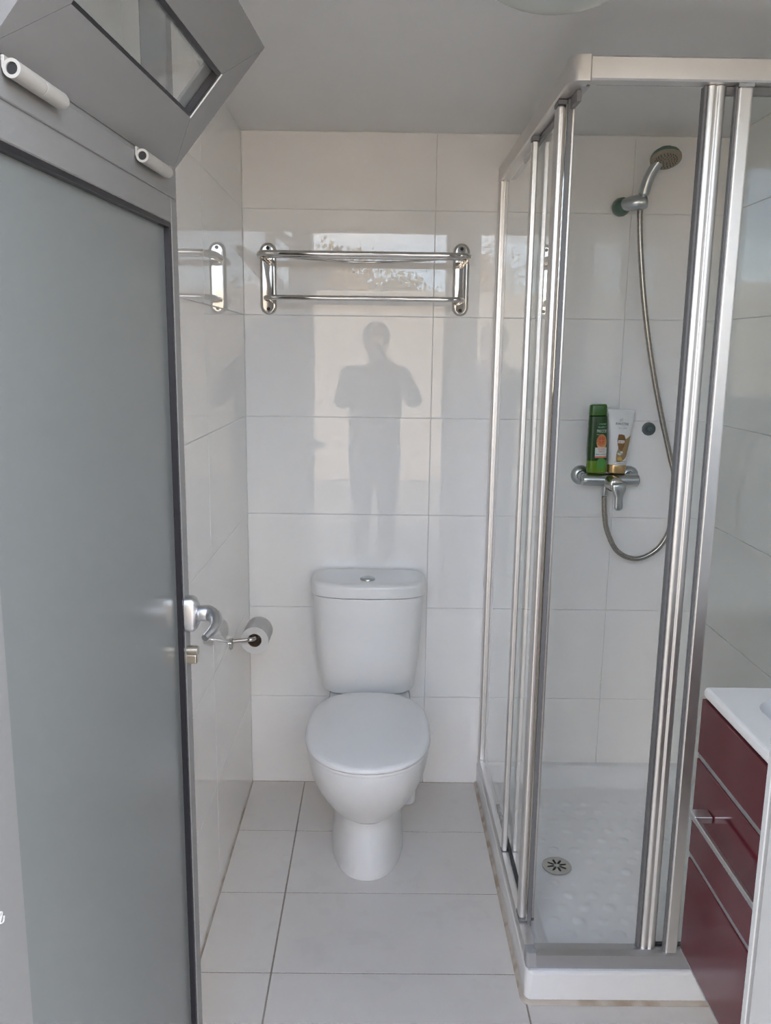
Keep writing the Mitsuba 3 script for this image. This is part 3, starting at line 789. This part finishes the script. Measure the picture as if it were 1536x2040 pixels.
add('print', WR(flat(sg.box(.004, .1535, .0225, .1562).union(sg.box(-.0005, .1530, .0020, .1565)))), 'print_mint', parent=sb)
add('print', WR(flat(sg.box(-.0070, .1215, .0015, .1228))), 'print_white', parent=sb)
import shapely.affinity as sa_
add('print', WR(flat(sa_.scale(sg.Point(.0095, .098).buffer(1, 24), .0160, .0250))), 'print_peach', parent=sb)
add('print', WR(flat(sa_.scale(sg.Point(.0085, .103).buffer(1, 24), .0138, .0180)), .0006), 'print_orange', parent=sb)
add('print', WR(flat(sa_.scale(sg.Point(.0085, .103).buffer(1, 24), .0112, .0152).difference(sa_.scale(sg.Point(.0085, .103).buffer(1, 24), .0100, .0138)).union(sg.LineString([(-.001, .103), (.018, .103)]).buffer(.0004)).union(sg.LineString([(.0085, .09), (.0085, .116)]).buffer(.0004))), .0009), 'print_peach', parent=sb)
add('print', WR(flat(sg.box(-.0110, .0520, .0265, .0815)), .0009), 'print_white', parent=sb, label='white banner')
add('print', WR(words('VITAMIN', .0052, .0095, .0735, True, width=.022), .0012), 'print_pink', parent=sb)
add('print', WR(words('FORCE', .0052, .0095, .0655, True, width=.017), .0012), 'print_pink', parent=sb)
add('print', WR(flat(sg.box(-.0085, .0590, .0262, .0603)), .0012), 'print_black', parent=sb)
add('print', WR(flat(sg.box(-.0112, .0485, .0265, .0540)), .0012), 'print_pink', parent=sb)
add('print', WR(flat(sa_.scale(sg.Point(.0105, .030).buffer(1, 24), .0155, .0185).intersection(sg.box(-1, -1, 1, .0484)))), 'print_leaf', parent=sb)
tag(sb, 'green shampoo bottle standing on the left of the mixer tap', 'bottle')

ct = 'conditioner_tube'
MC = tr(.7535, D - .052, 1.1035) @ rot(1.6, [0, 1, 0])
ca = lambda z: np.interp(z, [.026, .05, .12, .20], [.0285, .0300, .0355, .0428])
cbw = lambda z: np.interp(z, [.026, .05, .12, .19, .20], [.0185, .0185, .0130, .0030, .0012])
cx_ = lambda z: np.interp(z, [0, .2], [0, .0005])
add('cap', tf(loft([ell(0, .0275, .0175, e=2.2), ell(.002, .0290, .019, e=2.2), ell(.022, .0295, .0195, e=2.2), ell(.0255, .0285, .0185, e=2.2)]), MC), 'cap_gold', smooth=40, parent=ct, label='gold cap the tube stands on')
add('body', tf(loft([ell(z, ca(z), cbw(z), cx_(z), e=2.1) for z in (.0262, .04, .06, .08, .10, .12, .14, .16, .18, .19, .20)]), MC), 'tube_white', smooth=40, parent=ct)
WC = lambda m, l=.0003: tf(wrap(m, ca, cbw, 2.1, cx_, l), MC)
add('print', WC(words('PANTENE', .0078, .004, .1515, False, width=.041)), 'print_black', parent=ct, label='dark PANTENE lettering')
add('print', WC(words('Pro-V plus', .0045, .006, .1410, False, width=.025)), 'print_grey', parent=ct)
swoosh = sg.MultiPolygon([sg.LineString([(-.005, .164 + k * .0032), (.0, .1632 + k * .0032), (.0045, .1665 + k * .0032)]).buffer(.0006) for k in range(3)])
add('print', WC(flat(swoosh)), 'print_grey', parent=ct)
ribbon = sg.Polygon([(-.009, .040), (-.0035, .036), (.005, .0375), (.012, .041), (.020, .048), (.0245, .058), (.0275, .075), (.0310, .095), (.0335, .120), (.0255, .114), (.0160, .108), (.0125, .095), (.0045, .085), (-.004, .078), (-.0085, .068), (-.0095, .055)])
add('print', WC(flat(ribbon)), 'print_tan', parent=ct)
drop = sg.Polygon([(-.0055, .1215), (.0030, .1225), (.0110, .120), (.0150, .112), (.0150, .100), (.0125, .087), (.0085, .076), (.0055, .0715), (.0020, .0735), (-.0035, .080), (-.0065, .092), (-.0078, .106)]).buffer(.001)
add('print', WC(flat(drop), .0006), 'print_brown', parent=ct)
add('print', WC(flat(sg.box(-.0060, .0955, .0138, .1045)), .0009), 'tube_white', parent=ct)
add('print', WC(words('REPAIR', .0040, .0038, .0978, True, width=.0155), .0012), 'print_tan', parent=ct)
add('print', WC(flat(sa_.scale(sg.Point(.0062, .067).buffer(1, 16), .0048, .0036).union(sa_.rotate(sa_.scale(sg.Point(-.001, .0615).buffer(1, 16), .0058, .0033), -25))), .0009), 'print_white', parent=ct)
add('print', WC(flat(sa_.scale(sg.Point(.0015, .0475).buffer(1, 9), .0068, .0062).union(sg.Point(.0065, .0445).buffer(.0042, 6))), .0009), 'print_gold', parent=ct)
add('print', WC(words('2 MINUTE REPAIR', .0024, .0040, .0360, True, width=.034)), 'print_black', parent=ct)
add('print', WC(words('CONDITIONER', .0024, .0070, .0295, True, width=.026)), 'print_black', parent=ct)
tag(ct, 'white and gold conditioner tube standing on its cap beside the green bottle', 'tube')

# ------------------------------------------------------------------ vanity unit
va = 'vanity_cabinet'
VX, VY0, VY1 = .604, YI + .004, 1.462
BX0, BX1, BY0_, BY1_ = .664, XR - .075, VY0 + .13, 1.402
cavity = man(rbox(BX0 - .010, BX1 + .010, BY0_ - .010, BY1_ + .010, .745, 1.2, .055, 8))
add('carcass', man(cbox(VX + .0195, XR - .001, VY0, VY1, .325, .8490, .002)) - cavity, 'worktop_white', parent=va)
add('side_panel', cbox(VX + .019, XR - .001, VY1, VY1 + .0025, .325, .8490, .0006), 'red_lacquer', parent=va)
keys = []
for a, b in ((.7425, .8490), (.5375, .7305), (.3270, .5255)):
    kk = numbered(va + '__drawer')
    keys.append(kk)
    add('front', cbox(VX, VX + .019, VY0, VY1 - .001, a, b, .0012), 'red_lacquer', parent=kk)
add('trim_strip', cbox(VX + .0025, VX + .0190, VY0, VY1, .7310, .7420, .0006), 'dull_aluminium', parent=va, label='pale metal strip between drawers')
add('trim_strip', cbox(VX + .0025, VX + .0190, VY0, VY1, .5260, .5370, .0006), 'dull_aluminium', parent=va, label='pale metal strip between drawers')
add('edge_band', cbox(VX + .0005, VX + .0195, VY0, VY1, .3220, .3265, .0006), 'dull_aluminium', parent=va)
hb_ = [cbox(VX - .034, VX - .026, VY0 + .07, 1.392, .6520, .6630, .0015), rbox(VX - .034, VX, 1.366, 1.394, .6505, .6645, .003, 3), rbox(VX - .034, VX, VY0 + .07, VY0 + .098, .6505, .6645, .003, 3)]
add('handle', cat(*hb_), 'satin_silver', parent=keys[1], label='long silver bar handle')
tag(va, 'glossy dark red wall-hung vanity cabinet with white top beside the shower', 'vanity cabinet')
slab = man(rbox(.6055, XR - .001, VY0, 1.464, .8505, .872, .008, 5)) + (man(rbox(BX0 - .009, BX1 + .009, BY0_ - .009, BY1_ + .009, .746, 1.1, .055, 8)) ^ man(box(0, 2, 0, 3, .5, .866)))
add('basin_worktop', slab - man(rbox(BX0, BX1, BY0_, BY1_, .756, 1.2, .050, 8)), 'worktop_white', smooth=35, label='white ceramic basin top on the red cabinet', category='washbasin')

# ------------------------------------------------------------------ ceiling lamp
lp = 'ceiling_lamp'
LX, LY, LR = .268, 1.412, .15
pr = [(LR - .012, ZC - .003), (LR, ZC - .022)] + [(LR * math.cos(q), ZC - .026 - .097 * math.sin(q)) for q in np.linspace(.05, np.pi / 2, 16)]
add('glass_bowl', tf(lathe(pr, 64), tr(LX, LY, 0)), 'lamp_glass', smooth=50, parent=lp)
add('base_ring', tf(lathe([(LR - .03, ZC - .003), (LR - .002, ZC - .003), (LR - .004, ZC - .0005), (LR - .03, ZC - .0005)], 64), tr(LX, LY, 0)), 'dull_aluminium', smooth=30, parent=lp)
for a in (200, 320, 80):
    q = math.radians(a)
    add('clip', tf(cbox(-.006, .006, -.004, .004, -.016, .002, .001), tr(LX + (LR + .002) * math.cos(q), LY + (LR + .002) * math.sin(q), ZC - .018) @ rot(a + 90, [0, 0, 1])), 'grey_rubber', parent=lp)
tag(lp, 'round frosted glass ceiling lamp at the top of the picture', 'ceiling lamp')

# ------------------------------------------------------------------ outside, seen mirrored in the tiles
rough('outdoor_paving', mikit.proc(lambda p, n, uv: mix((0.27, 0.255, 0.235), (0.36, 0.34, 0.31), fbm(p.x * 3, p.y * 3, 0, 4))), 0.5)
rough('garden_wall', mikit.proc(lambda p, n, uv: mi.Color3f(0.72, 0.63, 0.54) * (0.94 + 0.1 * fbm(p.x * 2, p.z * 2, 0, 4))), 0.5)
rough('bark', (0.11, 0.085, 0.065), 0.6)
mat('dry_leaf', {'type': 'principledthin', 'base_color': rgb(0.50, 0.36, 0.18), 'diff_trans': 0.7, 'roughness': 0.6}, False)
mat('olive_leaf', {'type': 'principledthin', 'base_color': rgb(0.38, 0.33, 0.19), 'diff_trans': 0.7, 'roughness': 0.6}, False)
add('ground', box(-30, 30, -40, YO, -.15, -.005), 'outdoor_paving', label='pale paving outside the doorway', category='ground', kind='structure')
add('wall_outside', cbox(-14, 14, -4.5, -4.2, -.01, 2.12, .02), 'garden_wall', label='sunlit plastered garden wall mirrored in the tiles', category='wall', kind='structure')


def tree(x, y, h, rad, leafmat, seed, label):
    g = np.random.default_rng(seed)
    t_ = 'garden_tree'
    t_ = numbered(t_)
    limbs = [tube(spline([[x, y, -.01], [x + .05, y, h * .25], [x - .04, y + .05, h * .5], [x, y, h * .8]], 6), np.linspace(.14, .04, 19), 10)]
    cen = []
    for q in range(11):
        a, z0 = q * 2.4 + seed, h * (.36 + .03 * q)
        e = np.array([x + math.cos(a) * rad * g.uniform(.5, .8), y + math.sin(a) * rad * g.uniform(.5, .8), z0 + g.uniform(.3, .7) * rad])
        limbs.append(tube(spline([[x, y, z0], (np.array([x, y, z0]) + e) / 2 + [0, 0, .12], e], 5), np.linspace(.05, .012, 11), 7))
        cen.append(e)
    cen.append(np.array([x, y, h * .86]))
    add('trunk', cat(*limbs), 'bark', smooth=50, parent=t_)
    vs, fs, k_ = [], [], 0
    for c in cen:
        for _ in range(420):
            o = c + g.normal(0, rad * .26, 3)
            d1 = g.normal(0, 1, 3); d1 /= np.linalg.norm(d1)
            d2 = np.cross(d1, g.normal(0, 1, 3)); d2 /= np.linalg.norm(d2)
            nn = np.cross(d1, d2) * .012
            L, W = .095, .045
            vs += [o, o + d1 * L * .5 + d2 * W + nn, o + d1 * L, o + d1 * L * .5 - d2 * W + nn]
            fs += [[k_, k_ + 1, k_ + 2], [k_, k_ + 2, k_ + 3]]
            k_ += 4
    add('foliage', trimesh.Trimesh(np.array(vs), np.array(fs), process=False), leafmat, parent=t_, kind='stuff')
    tag(t_, label, 'tree', 'trees behind the garden wall')


tree(-1.15, -11.4, 3.45, 1.0, 'dry_leaf', 1, 'dry-leaved taller tree behind the garden wall, mirrored left above the toilet')
tree(.30, -14.6, 3.35, .85, 'olive_leaf', 2, 'olive-leaved tree behind the garden wall, mirrored in the middle')
tree(1.75, -11.6, 2.75, .75, 'dry_leaf', 3, 'small low tree behind the garden wall, mirrored to the right')

# ------------------------------------------------------------------ the photographer, seen only as a faint mirror image
rough('skin', (0.40, 0.24, 0.17), 0.4)
rough('hair', (0.030, 0.022, 0.017), 0.35)
rough('jacket_cloth', mikit.proc(lambda p, n, uv: mi.Color3f(0.060, 0.062, 0.070) * (0.85 + 0.3 * fbm(p.x * 30, p.y * 30, p.z * 30, 3))), 0.6)
rough('trouser_cloth', mikit.proc(lambda p, n, uv: mi.Color3f(0.050, 0.055, 0.075) * (0.85 + 0.3 * fbm(p.x * 40, p.y * 40, p.z * 40, 3))), 0.6)
rough('shoe_leather', (0.035, 0.028, 0.024), 0.3)
rough('phone_black', (0.02, 0.02, 0.022), 0.1)
rough('eye_white', (0.6, 0.58, 0.55), 0.1)
rough('eye_dark', (0.02, 0.014, 0.01), 0.1)


def ball(c, r, n=10):
    s = trimesh.creation.uv_sphere(radius=1.0, count=[n, 2 * n])
    return s.vertices * np.asarray(r, float) + np.asarray(c, float)


def bone(a, ra, b, rb):
    return m3.Manifold.hull_points(np.vstack([ball(a, ra), ball(b, rb)]))


def merge(bones, edge, rounds=12):
    m = m3.Manifold.batch_boolean(bones, m3.OpType.Add)
    t_ = M(m.refine_to_length(edge))
    t_.merge_vertices()
    trimesh.smoothing.filter_taubin(t_, lamb=.5, nu=.52, iterations=rounds)
    return t_


PX, PY_ = -.035, -.33
hip, chest, neck_ = np.array([PX, PY_ - .01, .87]), np.array([PX, PY_ - .02, 1.20]), np.array([PX, PY_ - .02, 1.385])
head = np.array([PX, PY_ + .015, 1.535])
shL, shR = np.array([PX - .175, PY_ - .02, 1.318]), np.array([PX + .175, PY_ - .02, 1.318])
elL, elR = np.array([PX - .215, PY_ + .09, 1.16]), np.array([PX + .255, PY_ + .06, 1.17])
PC = CAM - FWD * .0105 - UP * .052              # phone centre
RIGHT = np.cross(FWD, UP)
wrL, wrR = PC - RIGHT * .085 - FWD * .055 - UP * .055, PC + RIGHT * .085 - FWD * .055 - UP * .055
knL, knR = np.array([PX - .085, PY_ + .02, .46]), np.array([PX + .095, PY_ + .02, .46])
anL, anR = np.array([PX - .095, PY_ - .02, .085]), np.array([PX + .105, PY_ - .02, .085])


def hand(w_, sgn):
    """Palm, four fingers round the edge of the phone and a thumb on its screen side; sgn -1 for the hand at smaller x."""
    b_ = []
    edge_ = PC + RIGHT * sgn * .038
    palm = edge_ + RIGHT * sgn * .022 - FWD * .022 - UP * .030
    b_.append(bone(w_, [.026, .020, .026], palm, [.019, .030, .034]))
    lens_ = (.92, 1.0, .95, .78)
    for i in range(4):
        o = UP * (.022 - .021 * i) - UP * .018
        k0 = palm + o * .85 + RIGHT * sgn * .004 + FWD * .008
        k1 = edge_ + RIGHT * sgn * .016 + o + FWD * .004
        k2 = edge_ + RIGHT * sgn * .004 + o + FWD * .0135
        k3 = edge_ - RIGHT * sgn * .020 * lens_[i] + o + FWD * .0150
        b_ += [bone(k0, .0095, k1, .009), bone(k1, .009, k2, .0082), bone(k2, .0082, k3, .0068)]
    t0, t1, t2 = palm - UP * .022 - FWD * .010, edge_ - UP * .030 - FWD * .018 + RIGHT * sgn * .004, edge_ - RIGHT * sgn * .022 - UP * .010 - FWD * .0145
    b_ += [bone(t0, .0125, t1, .0105), bone(t1, .0105, t2, .0082)]
    return b_


hd_b = [bone(head + [0, 0, .035], [.080, .095, .090], head + [0, .015, -.04], [.064, .074, .06]), bone(head + [0, .03, -.085], [.034, .036, .024], head + [0, .02, -.03], [.06, .07, .05]),
        bone(head + [0, .098, -.012], [.011, .013, .012], head + [0, .088, .02], [.008, .010, .010]), bone(head + [-.076, -.005, -.012], [.008, .018, .026], head + [-.07, -.003, -.02], [.01, .014, .02]),
        bone(head + [.076, -.005, -.012], [.008, .018, .026], head + [.07, -.003, -.02], [.01, .014, .02]), bone(head + [-.02, .090, -.062], [.008, .007, .005], head + [.02, .090, -.062], [.008, .007, .005]),
        bone(neck_ + [0, 0, -.06], .06, head + [0, -.01, -.07], .052)]
body_b = hd_b + [bone(hip, [.15, .105, .10], chest, [.155, .11, .12]), bone(chest, [.155, .11, .12], neck_ + [0, 0, -.08], [.12, .08, .05]),
                 bone(shL, .052, shR, .052), bone(shL, .05, elL, .040), bone(shR, .05, elR, .040), bone(elL, .040, wrL, .026), bone(elR, .040, wrR, .026),
                 bone(hip + [-.08, 0, -.03], .085, knL, .055), bone(hip + [.08, 0, -.03], .085, knR, .055), bone(knL, .055, anL, .038), bone(knR, .055, anR, .038),
                 bone(anL, .036, anL + [0, .12, -.045], .026), bone(anR, .036, anR + [0, .12, -.045], .026)] + hand(wrL, -1) + hand(wrR, 1)
pe = 'person'
add('body', merge(body_b, .007, 6), 'skin', smooth=True, parent=pe)
jk = [bone(hip + [0, 0, .02], [.178, .135, .09], chest, [.180, .138, .13]), bone(chest, [.180, .138, .13], neck_ + [0, -.005, -.075], [.13, .098, .05]), bone(shL, .070, shR, .070), bone(shL, .068, elL, .060), bone(shR, .068, elR, .060),
      bone(elL, .060, elL + (wrL - elL) * .82, .044), bone(elR, .060, elR + (wrR - elR) * .82, .044), bone(neck_ + [0, -.01, -.055], [.085, .082, .03], neck_ + [0, -.01, -.005], [.074, .074, .014])]
add('jacket', merge(jk, .02, 8), 'jacket_cloth', smooth=True, parent=pe)
tj = [bone(hip + [0, 0, -.01], [.165, .125, .09], hip + [0, 0, -.06], [.16, .12, .07]), bone(hip + [-.082, 0, -.04], .098, knL, .074), bone(hip + [.082, 0, -.04], .098, knR, .074), bone(knL, .074, anL + [0, 0, .0], .058), bone(knR, .074, anR + [0, 0, .0], .058)]
add('trousers', merge(tj, .02, 8), 'trouser_cloth', smooth=True, parent=pe)
for a_ in (anL, anR):
    sh_ = M(bone(a_ + [0, -.03, -.045], [.044, .05, .04], a_ + [0, .14, -.052], [.044, .055, .030])).copy()
    v = np.array(sh_.vertices)
    v[:, 2] = np.maximum(v[:, 2], -.004)
    sh_.vertices = v
    add('shoe', sh_, 'shoe_leather', smooth=50, parent=pe)
hr = m3.Manifold.hull_points(ball(head + [0, -.008, .045], [.094, .108, .098], 16)) + m3.Manifold.hull_points(ball(head + [0, -.045, -.01], [.080, .065, .075], 16))
hr = hr - m3.Manifold.hull_points(np.vstack([ball(head + [0, .12, -.05], [.072, .075, .11]), ball(head + [0, .2, -.05], [.12, .075, .11])]))
add('hair', M(hr), 'hair', smooth=60, parent=pe)
for sx in (-1, 1):
    e_ = add('eye', trimesh.Trimesh(ball(head + [sx * .031, .0815, .004], .0115), trimesh.creation.uv_sphere(radius=1, count=[10, 20]).faces, process=False), 'eye_white', smooth=True, parent=pe)
    add('iris', trimesh.Trimesh(ball(head + [sx * .031, .0915, .002], .0036), trimesh.creation.uv_sphere(radius=1, count=[10, 20]).faces, process=False), 'eye_dark', smooth=True, parent=e_)
tag(pe, 'person in dark jacket holding up a phone, mirrored faintly in the tiles above the toilet', 'person')
PH = frame(PC, RIGHT, UP, -FWD)
ph = 'smartphone'
add('case', tf(rbox(-.037, .037, -.078, .078, -.004, .0042, .0035, 4), PH), 'phone_black', smooth=35, parent=ph)
add('screen', tf(cbox(-.0345, .0345, -.0755, .0755, .0041, .0045, .0002), PH), 'eye_dark', parent=ph)
add('lens_ring', tf(lathe([(.006, 0), (.006, .001), (.004, .0012), (.0038, .0004)], 24), PH @ tr(0, .052, -.004) @ rot(180, [1, 0, 0])), 'dull_aluminium', smooth=30, parent=ph)
tag(ph, 'dark phone held upright by the person outside the doorway', 'phone')
